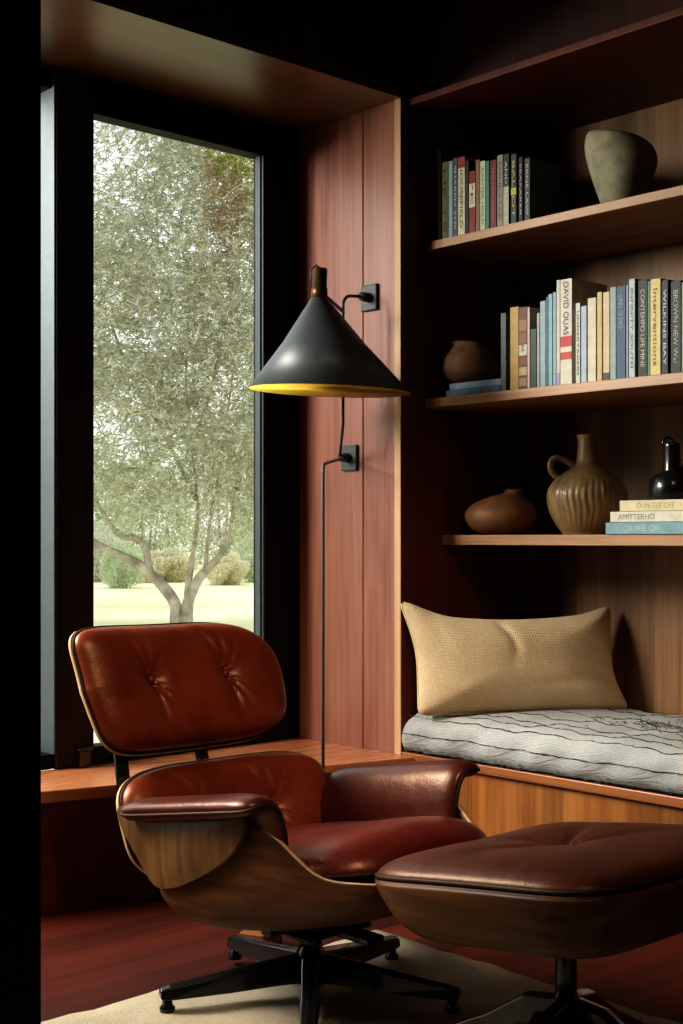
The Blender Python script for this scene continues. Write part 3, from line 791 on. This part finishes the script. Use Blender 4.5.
for (a,b_,tp,c,lab,tx,tc,bd) in R2:
    o=book(a,b_,tp,Z2,c,lab,G2,text=tx,tcol=tc or (.5,.5,.5),bands=bd,fit=.6,dep=.17,
       cz=(.72 if tx=='DAVID OUAS' or (tx or '').startswith('UNU') else .5),frac=(.5 if tx=='DAVID OUAS' else .35 if (tx or '').startswith('UNU') else .8 if tx!='AE' else .1))
# flat books
def flat_book(cx_,cy_,z,L_,Wd,T,rz,col,label,group,text=None,tcol=(.1,.1,.1)):
    """lies flat, spine towards the viewer (-X); long edge along Y"""
    root=empty('book',(cx_,cy_,z),rz,label,'book',group); mc=paint('cover',col); t=.003
    b=MB(); b.box(-Wd/2,-Wd/2+t,-L_/2,L_/2,0,T); b.box(-Wd/2+t,Wd/2,-L_/2,L_/2,0,t); b.box(-Wd/2+t,Wd/2,-L_/2,L_/2,T-t,T); b.build('cover',mc,root,.0022)
    p=MB(); p.box(-Wd/2+t,Wd/2-.006,-L_/2+.005,L_/2-.005,t,T-t); p.build('page_block',M['page'],root)
    if text:
        me=textmesh(text,1.0); co=np.array([v.co[:] for v in me.vertices]); sx=.46*L_/(np.ptp(co[:,0])); sy=.5*T/(np.ptp(co[:,1]))
        mx_=co[:,0].mean(); my_=(co[:,1].max()+co[:,1].min())/2
        for v in me.vertices: v.co=(-Wd/2-.0006,-(v.co.x-mx_)*sx+.02,T/2+(v.co.y-my_)*sy)
        link('spine_lettering',me,paint('ink',tcol),root)
    return root
# two blue books under the clay pot (shelf with the lower book row)
xs=3.145; ya_,da=on_x(447,xs); yb_,db=on_x(501,xs)
Ls=ya_-yb_
flat_book(xs+.07,(ya_+yb_)/2,Z2+.0005,Ls,.15,.0225,0,(.13,.22,.34),'dark blue book lying flat on the shelf, under the paler blue one','flat blue books')
flat_book(xs+.074,(ya_+yb_)/2-.003,Z2+.0235,Ls*.97,.14,.021,.02,(.30,.40,.50),'pale blue book lying flat directly beneath the brown clay pot','flat blue books')
# brown clay pot
xp=3.235; yp,dp_=on_x(471,xp); pr=29.0/FPX*dp_; ph=42/FPX*dp_
b=MB(); b.lathe([(.0001,0),(pr*.55,0),(pr*.80,ph*.10),(pr*.98,ph*.30),(pr,ph*.45),(pr*.93,ph*.62),(pr*.74,ph*.80),(pr*.62,ph*.90),(pr*.66,ph*.98),(pr*.60,ph),(pr*.54,ph*.93),(pr*.5,ph*.8),(.0001,ph*.7)],48,
   fn=lambda p,g,i:[p[0]*(1+.03*math.sin(3*g)),p[1]*(1+.03*math.sin(2*g)),p[2]*(1+.05*math.cos(g-2.3)*(p[2]/ph))])
o=b.build('clay_pot',M['pot'],None,loc=(xp,yp,Z2+.045)); tag(o,'squat brown clay pot sitting on two flat blue books','pot')
# pale stoneware vessel
xp=3.32; yp,dp_=on_x(622,xp); s_=dp_/FPX
prof=[(.0001,0),(14,0),(16,3),(25,28),(34,52),(36.5,64),(35,74),(31,79),(28,74),(28,60),(20,38),(.0001,30)]
lean=Vector((DY,-DX))
def vf(p,g,i):
    a=(p[0]*lean.x+p[1]*lean.y)      # image-right coordinate
    k=p[2]/s_/79
    q=[p[0],p[1],p[2]]
    q[2]*=1-.13*max(-1,min(1,a/(35*s_)))*max(0,min(1,(k-.35)/.4))
    q[2]+=.006*math.sin(3*g+1)*max(0,k-.6)
    q[0]-=lean.x*.004*k; q[1]-=lean.y*.004*k
    return q
b=MB(); b.lathe([(r*s_,z*s_) for r,z in prof],64,fn=vf); o=b.build('stone_vessel',M['stone'],None,loc=(xp,yp,Z1+.0005))
tag(o,'pale rough stoneware vessel with uneven rim on the upper shelf','vessel')
md=o.modifiers.new('s','SUBSURF'); md.levels=1; md.render_levels=1
# dark small bottle by the upper books
xp=3.30; yp,dp_=on_x(563,xp); s_=dp_/FPX
b=MB(); b.lathe([(r*s_,z*s_) for r,z in [(.0001,0),(11,0),(13,4),(12,12),(7,18),(4,24),(3.5,34),(4.5,36),(.0001,36)]],32)
o=b.build('small_bottle',M['darkclay'],None,loc=(xp,yp,Z1+.0005)); tag(o,'small dark brown bottle in shadow between upper books and stone vessel','bottle')
# tan lopsided gourd vessel
Z3=1.030
xp=3.31; yp,dp_=on_x(500,xp); s_=dp_/FPX
def gf(p,g,i):
    a=(p[0]*lean.x+p[1]*lean.y)/s_; k=p[2]/s_/46
    sh=15*max(0,k-.45)**1.0*1.9
    return [p[0]+lean.x*sh*s_+lean.x*.0,p[1]+lean.y*sh*s_,p[2]*(1-.0035*a*(1 if a<0 else 1.2)*(k<.85))]
b=MB(); b.lathe([(r*s_,z*s_) for r,z in [(.0001,0),(18,0),(30,5),(35.5,13),(36.5,19),(34,26),(27,32),(18,36.5),(12,39),(9,41.5),(10,45),(8,46),(7,42),(.0001,41)]],56,fn=gf)
o=b.build('gourd_vessel',M['terra'],None,loc=(xp,yp,Z3+.0005)); tag(o,'low lopsided tan clay vessel with a tiny neck, left end of the lowest shelf','vessel')
md=o.modifiers.new('s','SUBSURF'); md.levels=1; md.render_levels=1
# jug
xp=3.32; yp,dp_=on_x(587,xp); s_=dp_/FPX
jg=empty('handled_jug',(xp,yp,Z3+.0005),0,'olive brown ribbed jug with a slim neck and side handle','jug')
def jf(p,g,i):
    k=p[2]/s_; amp=.42*s_*math.exp(-((k-34)/20)**2)
    r=math.hypot(p[0],p[1]) or 1; w=amp*(math.sin(39*g+1.0*math.sin(k*.2))+.6*math.sin(23*g+k*.12)); return [p[0]*(1+w/r),p[1]*(1+w/r),p[2]]
prof=[(.0001,0),(22,0),(25,2),(32,12),(37.5,24),(39.5,36),(38,46),(32,55),(23,62),(15,67),(11.5,72),(10.2,80),(9.3,90),(9.2,96),(10.5,99),(9,99.5),(7.5,95),(.0001,80)]
pr_=catmull(prof,4); b=MB(); b.lathe([(max(.00005,r*s_),z*s_) for r,z in pr_],312,fn=jf); b.build('body',M['jug'],jg)
ux_,uy_=-DY,DX
hp=[(r,z) for r,z in [(27,56),(33,60),(36.5,66),(36,73),(31,77),(24,75.5),(17,71),(13.5,69)]]
b=MB(); hp=catmull(hp,5); b.tube([(ux_*r*s_,uy_*r*s_,z*s_) for r,z in hp],3.2*s_,10); b.build('handle',M['jughandle'],jg)
# stack of three books + black flask
def stack(px0,px1,z,T,rz,col,label,text,tc,xf):
    y0,d0=on_x(px0,xf); L_=.27; flat_book(xf+.10,y0-L_/2,z,L_,.20,T,rz,col,label,'flat books under the black flask',text,tc)
xf=3.19
d=on_x(640,xf)[1]; u=d/FPX
stack(605.5,0,Z3+.0005,12.0*u,0,(.20,.32,.36),'blue grey book lying at the bottom of the flat stack','OURE OF',(.40,.48,.50),xf)
stack(610,0,Z3+.0012+12.0*u,10.8*u,0,(.60,.55,.46),'off-white book in the middle of the flat stack','AMITTERHO',(.22,.20,.18),xf+.004)
stack(619.5,0,Z3+.0019+22.8*u,11.0*u,0,(.60,.52,.34),'cream book on top of the flat stack','OUN TER OFF',(.38,.30,.16),xf+.01)
xp=3.30; yp,dp_=on_x(672,xp); s_=dp_/FPX
fl=empty('black_flask',(xp,yp,Z3+.0026+33.8*u),0,'glossy black flask with ring stopper standing on the flat books','flask')
b=MB(); b.lathe([(r*s_,z*s_) for r,z in [(.0001,0),(20,0),(22,4),(22.5,12),(21,21),(16,26),(9.4,28.2),(9.0,30),(8.4,40),(8.2,53),(8.8,56),(7.5,57.5),(.0001,57)]],40,
   fn=lambda p,g,i:p); b.build('body',M['blackglaze'],fl)
b=MB(); b.tube([(DY*s_*(-4+ 5.2*math.cos(a))+0,-DX*s_*(-4+5.2*math.cos(a)),s_*(56.5+6.5*math.sin(a))) for a in np.linspace(-.3,3.44,14)],1.3*s_,8); b.build('ring',M['blackglaze'],fl)
b=MB(); b.tube([(DY*s_*x_,-DX*s_*x_,s_*z_) for x_,z_ in [(8,29),(13,33),(19,32),(24,30)]],2.2*s_,8); b.build('spout',M['blackglaze'],fl)

# ------------------------------------------------------------------ OUTDOORS
GZ=-.10
g=MB(); g.box(-60,120,YF+.25,160,GZ-.3,GZ); o=g.build('ground',M['grass']); S(o)
def foliage_mesh(P, D, Lf, Wf, cols, droop=.3):
    """one quad per leaf: P positions, D directions, per-leaf length, width and colour"""
    n=len(P); D=D/np.linalg.norm(D,axis=1,keepdims=True)
    rnd=rng.normal(size=(n,3)); side=np.cross(D,rnd); side/=np.linalg.norm(side,axis=1,keepdims=True)+1e-9
    L_=Lf[:,None]; W_=Wf[:,None]
    v=np.empty((n,4,3)); v[:,0]=P; v[:,1]=P+D*L_*.5+side*W_*.5; v[:,2]=P+D*L_; v[:,3]=P+D*L_*.5-side*W_*.5
    me=bpy.data.meshes.new('foliage'); me.vertices.add(n*4); me.vertices.foreach_set('co',v.reshape(-1))
    me.loops.add(n*4); me.loops.foreach_set('vertex_index',np.arange(n*4,dtype=np.int32)); me.polygons.add(n)
    me.polygons.foreach_set('loop_start',np.arange(0,n*4,4,dtype=np.int32)); me.polygons.foreach_set('loop_total',np.full(n,4,dtype=np.int32))
    me.update(calc_edges=True)
    at=me.color_attributes.new('tint','FLOAT_COLOR','POINT'); c=np.ones((n,4,4)); c[:,:,:3]=cols[:,None,:]; at.data.foreach_set('color',c.reshape(-1).astype(np.float32))
    return me
def pick(n,pal,w,var=.15):
    pal=np.array(pal); i=rng.choice(len(pal),size=n,p=np.array(w)/sum(w)); return np.clip(pal[i]*(1+rng.normal(0,var,(n,1))),0.01,.95)
TD=16.0
tp=at_depth(181,TD); tu=TD/FPX       # metres per photo pixel at the tree
tr=empty('olive_tree',(tp[0],tp[1],GZ),0,'large olive tree with forked grey trunk and drooping sage foliage outside the window','tree')
def tl(px,py,off=0.0):               # local coords of a trunk point in the plane facing the window
    a=(px-181)*tu; return (DY*a+DX*off,-DX*a+DY*off,z_at(py,TD)-GZ)
def limb(b,pts,rad,seg=10):
    c=catmull([tl(*p) for p in pts],6); n=len(c); r=np.interp(np.linspace(0,1,n),np.linspace(0,1,len(rad)),rad); b.tube(c,[float(q)*tu for q in r],seg)
b=MB()
limb(b,[(176,640),(176,620),(175,604),(166,590),(154,577),(138,564),(122,556),(104,548),(84,536)],[8,6.5,6,6,5.5,5,4.5,4,3])
limb(b,[(186,640),(186,620),(188,603),(193,590),(200,577),(210,567),(222,552),(230,530),(236,490),(246,430)],[9,7.5,6,5.2,4.8,4.2,3.0,2.2,1.6,1.0])
limb(b,[(187,612),(188,590),(191,566),(195,540),(198,505),(192,450),(186,380),(190,300)],[4.5,3.6,3,2.2,1.6,1.2,1.0,.7],8)
limb(b,[(150,574),(148,560),(144,545),(134,538),(122,536),(108,522),(96,500)],[4.5,4,3.8,3.3,3,2.5,1.5],8)
limb(b,[(205,573),(207,550),(210,520),(214,480,.4),(220,420,.8),(228,350,1.0)],[2.4,1.9,1.5,1.2,1,.7],8)
limb(b,[(196,500),(170,440,-.4),(140,380,-.8),(120,320,-1)],[2.2,2,1.5,.8],6)
limb(b,[(192,450),(215,390,-.4),(236,310,-.8),(248,240,-1)],[2,1.8,1.4,.8],6)
limb(b,[(236,490),(262,440,.3),(300,400,.5),(340,350)],[2.5,2,1.5,.8],6)
b.build('trunk',M['trunk'],tr)
# drooping sprays
def sprays(n_tw, center_fn, per, ln):
    P=[];D=[];TW=[]
    for _ in range(n_tw):
        c=center_fn()
        a=rng.uniform(0,2*math.pi); d=np.array([math.cos(a),math.sin(a),rng.uniform(-.1,.7)]); d/=np.linalg.norm(d)
        L=ln*rng.uniform(.6,1.4); g_=rng.uniform(.5,1.3); ts=rng.uniform(.05,1,per)
        pos=c+d*(L*ts)[:,None]; pos[:,2]-=g_*L*ts**2*.8
        tang=np.repeat(d[None],per,0).copy(); tang[:,2]-=g_*1.6*ts*.8
        P.append(pos); D.append(tang+rng.normal(0,.45,(per,3)))
    return np.concatenate(P),np.concatenate(D)
def crown():
    while True:
        px=rng.uniform(20,345); py=rng.uniform(-60,545); off=rng.uniform(-2.0,2.4)
        # thin at upper left sky and below the drip line
        low=505+22*math.sin(px*.05)+ (15 if px>200 else 0) - .18*max(0,150-px)
        if py>low: continue
        if py<185-(px-94)*.75 and px<170 and rng.random()<.85: continue
        cl=math.sin(px*.061+py*.023+1)+math.sin(py*.047-px*.031)+.8*math.sin(px*.113+py*.071+off*2)
        if cl<-.55 and rng.random()<.72: continue
        if 395<py<440 and px<140 and rng.random()<.7: continue
        if 440<py<475 and 110<px<170 and rng.random()<.45: continue
        if abs(off)>2.2*math.sqrt(max(0,1-((py-240)/420)**2)): continue
        return np.array(tl(px,py,off))
P,Dv=sprays(8200,crown,28,.62)
n=len(P)
cols=pick(n,[(.54,.535,.40),(.62,.615,.51),(.73,.725,.65),(.40,.41,.27),(.64,.56,.34),(.48,.41,.32)],[3,4,2.4,1.5,.6,.7])  # leaf tones paled so the colour itself carries the haze
# the upper right corner is denser, brighter green, with a brown tangle
al=(P[:,0]*DY-P[:,1]*DX)/tu+181; pyv=HY-(P[:,2]+GZ-CAMZ)/tu
m_=((al-245)/35)**2+((pyv-165)/55)**2<1; cols[m_]=pick(m_.sum(),[(.40,.42,.12),(.52,.52,.22),(.30,.33,.10),(.45,.36,.12)],[3,2,2,1])
m_=((al-236)/20)**2+((pyv-232)/30)**2<1; cols[m_]=pick(m_.sum(),[(.40,.29,.21),(.48,.37,.26),(.55,.50,.33)],[3,2,1])
keep=~((al>55)&(al<300)&(pyv>545))
P,Dv,cols=P[keep],Dv[keep],cols[keep]; n=len(P)
me=foliage_mesh(P,Dv,rng.uniform(.055,.12,n),rng.uniform(.010,.019,n),cols); link('foliage',me,M['leaf'],tr)
# fine bare twigs
b=MB()
for _ in range(420):
    c=Vector(crown()); a=rng.uniform(0,6.28); d=Vector((math.cos(a),math.sin(a),rng.uniform(-.2,.6))); L=rng.uniform(.3,.9); g_=rng.uniform(.3,1)
    pts=[c+d*(L*t_)+Vector((0,0,-g_*L*t_*t_*.7)) for t_ in (0,.35,.7,1)]; b.tube(pts,[.008,.006,.005,.003],3,cap=False)
b.build('twigs',M['trunk'],tr)
def bush(px,py_base,py_top,wpx,D,pal,label,nm='bush',cat='bush',grp='shrubs along the far side of the meadow'):
    p=at_depth(px,D); u=D/FPX; root=empty(nm,(p[0],p[1],GZ),0,label,cat,grp)
    H=(py_base-py_top)*u; Rr=wpx*u/2; n=int(9000)
    k=rng.normal(size=(n,3)); k/=np.linalg.norm(k,axis=1,keepdims=True); r=rng.uniform(.55,1.0,(n,1))**.5
    lump=1+.18*np.sin(k[:,:1]*5+px)+.18*np.sin(k[:,1:2]*6+k[:,2:]*4+px*.3)
    q=k*r*lump*np.array([[Rr,Rr,H*.52]]); q[:,2]+=H*.5; q[:,2]=np.abs(q[:,2])
    c=pick(n,pal,[1]*len(pal),.12)
    link('foliage',foliage_mesh(q,k+rng.normal(0,.8,(n,3)),rng.uniform(.5,1.0,n)*Rr*.14,rng.uniform(.5,1,n)*Rr*.06,c),M['leaf'],root)
    b=MB()
    for q_ in (-.2,.1,.3): b.tube([(q_*Rr*.4,q_*.1,0),(q_*Rr*.8,0,H*.35),(q_*Rr*1.3,q_*.2,H*.7)],[.06,.05,.02],6)
    b.build('stem',M['trunk'],root)
pale=[(.56,.60,.40),(.66,.68,.50),(.72,.74,.58)]; grey=[(.62,.62,.50),(.72,.72,.62)]; gold_=[(.78,.71,.52),(.74,.72,.52),(.84,.79,.64)]; deep=[(.60,.66,.47),(.69,.72,.54)]  # lightened tones put distance haze into the shrub and tree colours
bush(122,602,556,44,30,deep,'rounded mid green bush at the far left of the meadow view')
bush(98,600,545,36,34,grey,'grey green shrub at the left edge of the window view')
bush(163,601,570,60,34,gold_,'low straw coloured shrub seen left of the olive trunk')
bush(226,603,575,40,32,gold_,'golden shrub seen right of the olive trunk')
bush(258,601,556,50,34,pale,'pale green shrub at the right edge of the window view')
tg='distant trees behind the olive'
bush(80,598,470,90,46,pale,'pale distant tree behind the grey green shrub at left','distant_tree','tree',tg)
bush(148,598,492,80,49,pale,'hazy round distant tree seen left of the olive trunk','distant_tree','tree',tg)
bush(224,598,478,80,58,grey,'hazy grey distant tree seen just right of the olive trunk','distant_tree','tree',tg)
bush(280,598,455,100,52,pale,'tall pale distant tree at the right of the window view','distant_tree','tree',tg)

# ------------------------------------------------------------------ LIGHT
wd=bpy.data.worlds.new('overcast'); SC.world=wd; wd.use_nodes=True
bg=wd.node_tree.nodes['Background']; t=wd.node_tree
tc=t.nodes.new('ShaderNodeTexCoord'); sx_=t.nodes.new('ShaderNodeSeparateXYZ'); t.links.new(tc.outputs['Generated'],sx_.inputs[0])
rp=ramp(t,[(0,(.86,.88,.86)),(.35,(.95,.97,1.0)),(1,(.88,.93,1.0))]); t.links.new(sx_.outputs[2],rp.inputs[0]); t.links.new(rp.outputs[0],bg.inputs[0])
bg.inputs[1].default_value=1.35
def area(name,loc,to,sx,sy,power,col):
    l=bpy.data.lights.new(name,'AREA'); l.shape='RECTANGLE'; l.size=sx; l.size_y=sy; l.energy=power; l.color=col
    o=bpy.data.objects.new(name,l); COL.objects.link(o); o.location=loc
    o.rotation_euler=(Vector(to)-Vector(loc)).to_track_quat('-Z','Y').to_euler(); return o
area('window_daylight',(.2,4.15,2.6),(.65,3.3,2.2),1.6,1.4,300,(1.0,.95,.88))
hi=area('high_front_fill',(.75,.25,3.0),(2.2,2.45,.55),.8,.8,4.6,(1.0,.82,.62)); hi.data.spread=math.radians(42)  # added fill lamp under the ceiling for the leather sheen; no window here
pt=bpy.data.lights.new('lamp_bulb','POINT'); pt.energy=5; pt.color=(1,.70,.25); pt.shadow_soft_size=.03
po=bpy.data.objects.new('lamp_bulb',pt); COL.objects.link(po); po.location=(sp[0],sp[1],zr+.09)

# ------------------------------------------------------------------ CAMERA
cam=bpy.data.cameras.new('camera'); co=bpy.data.objects.new('camera',cam); COL.objects.link(co)
cam.sensor_fit='VERTICAL'; cam.sensor_height=36; cam.lens=36*FPX/1024
cam.shift_y=(HY-512)/1024; cam.shift_x=(341.5-CX)/1024
co.location=(0,0,CAMZ); co.rotation_euler=(math.pi/2,0,math.atan2(DY,DX)-math.pi/2)
cam.clip_start=.05; cam.clip_end=500
SC.camera=co
SC.view_settings.view_transform='Standard'; SC.view_settings.look='High Contrast'
SC.view_settings.exposure=0
SC.cycles.max_bounces=10; SC.cycles.transparent_max_bounces=24; SC.cycles.sample_clamp_indirect=6
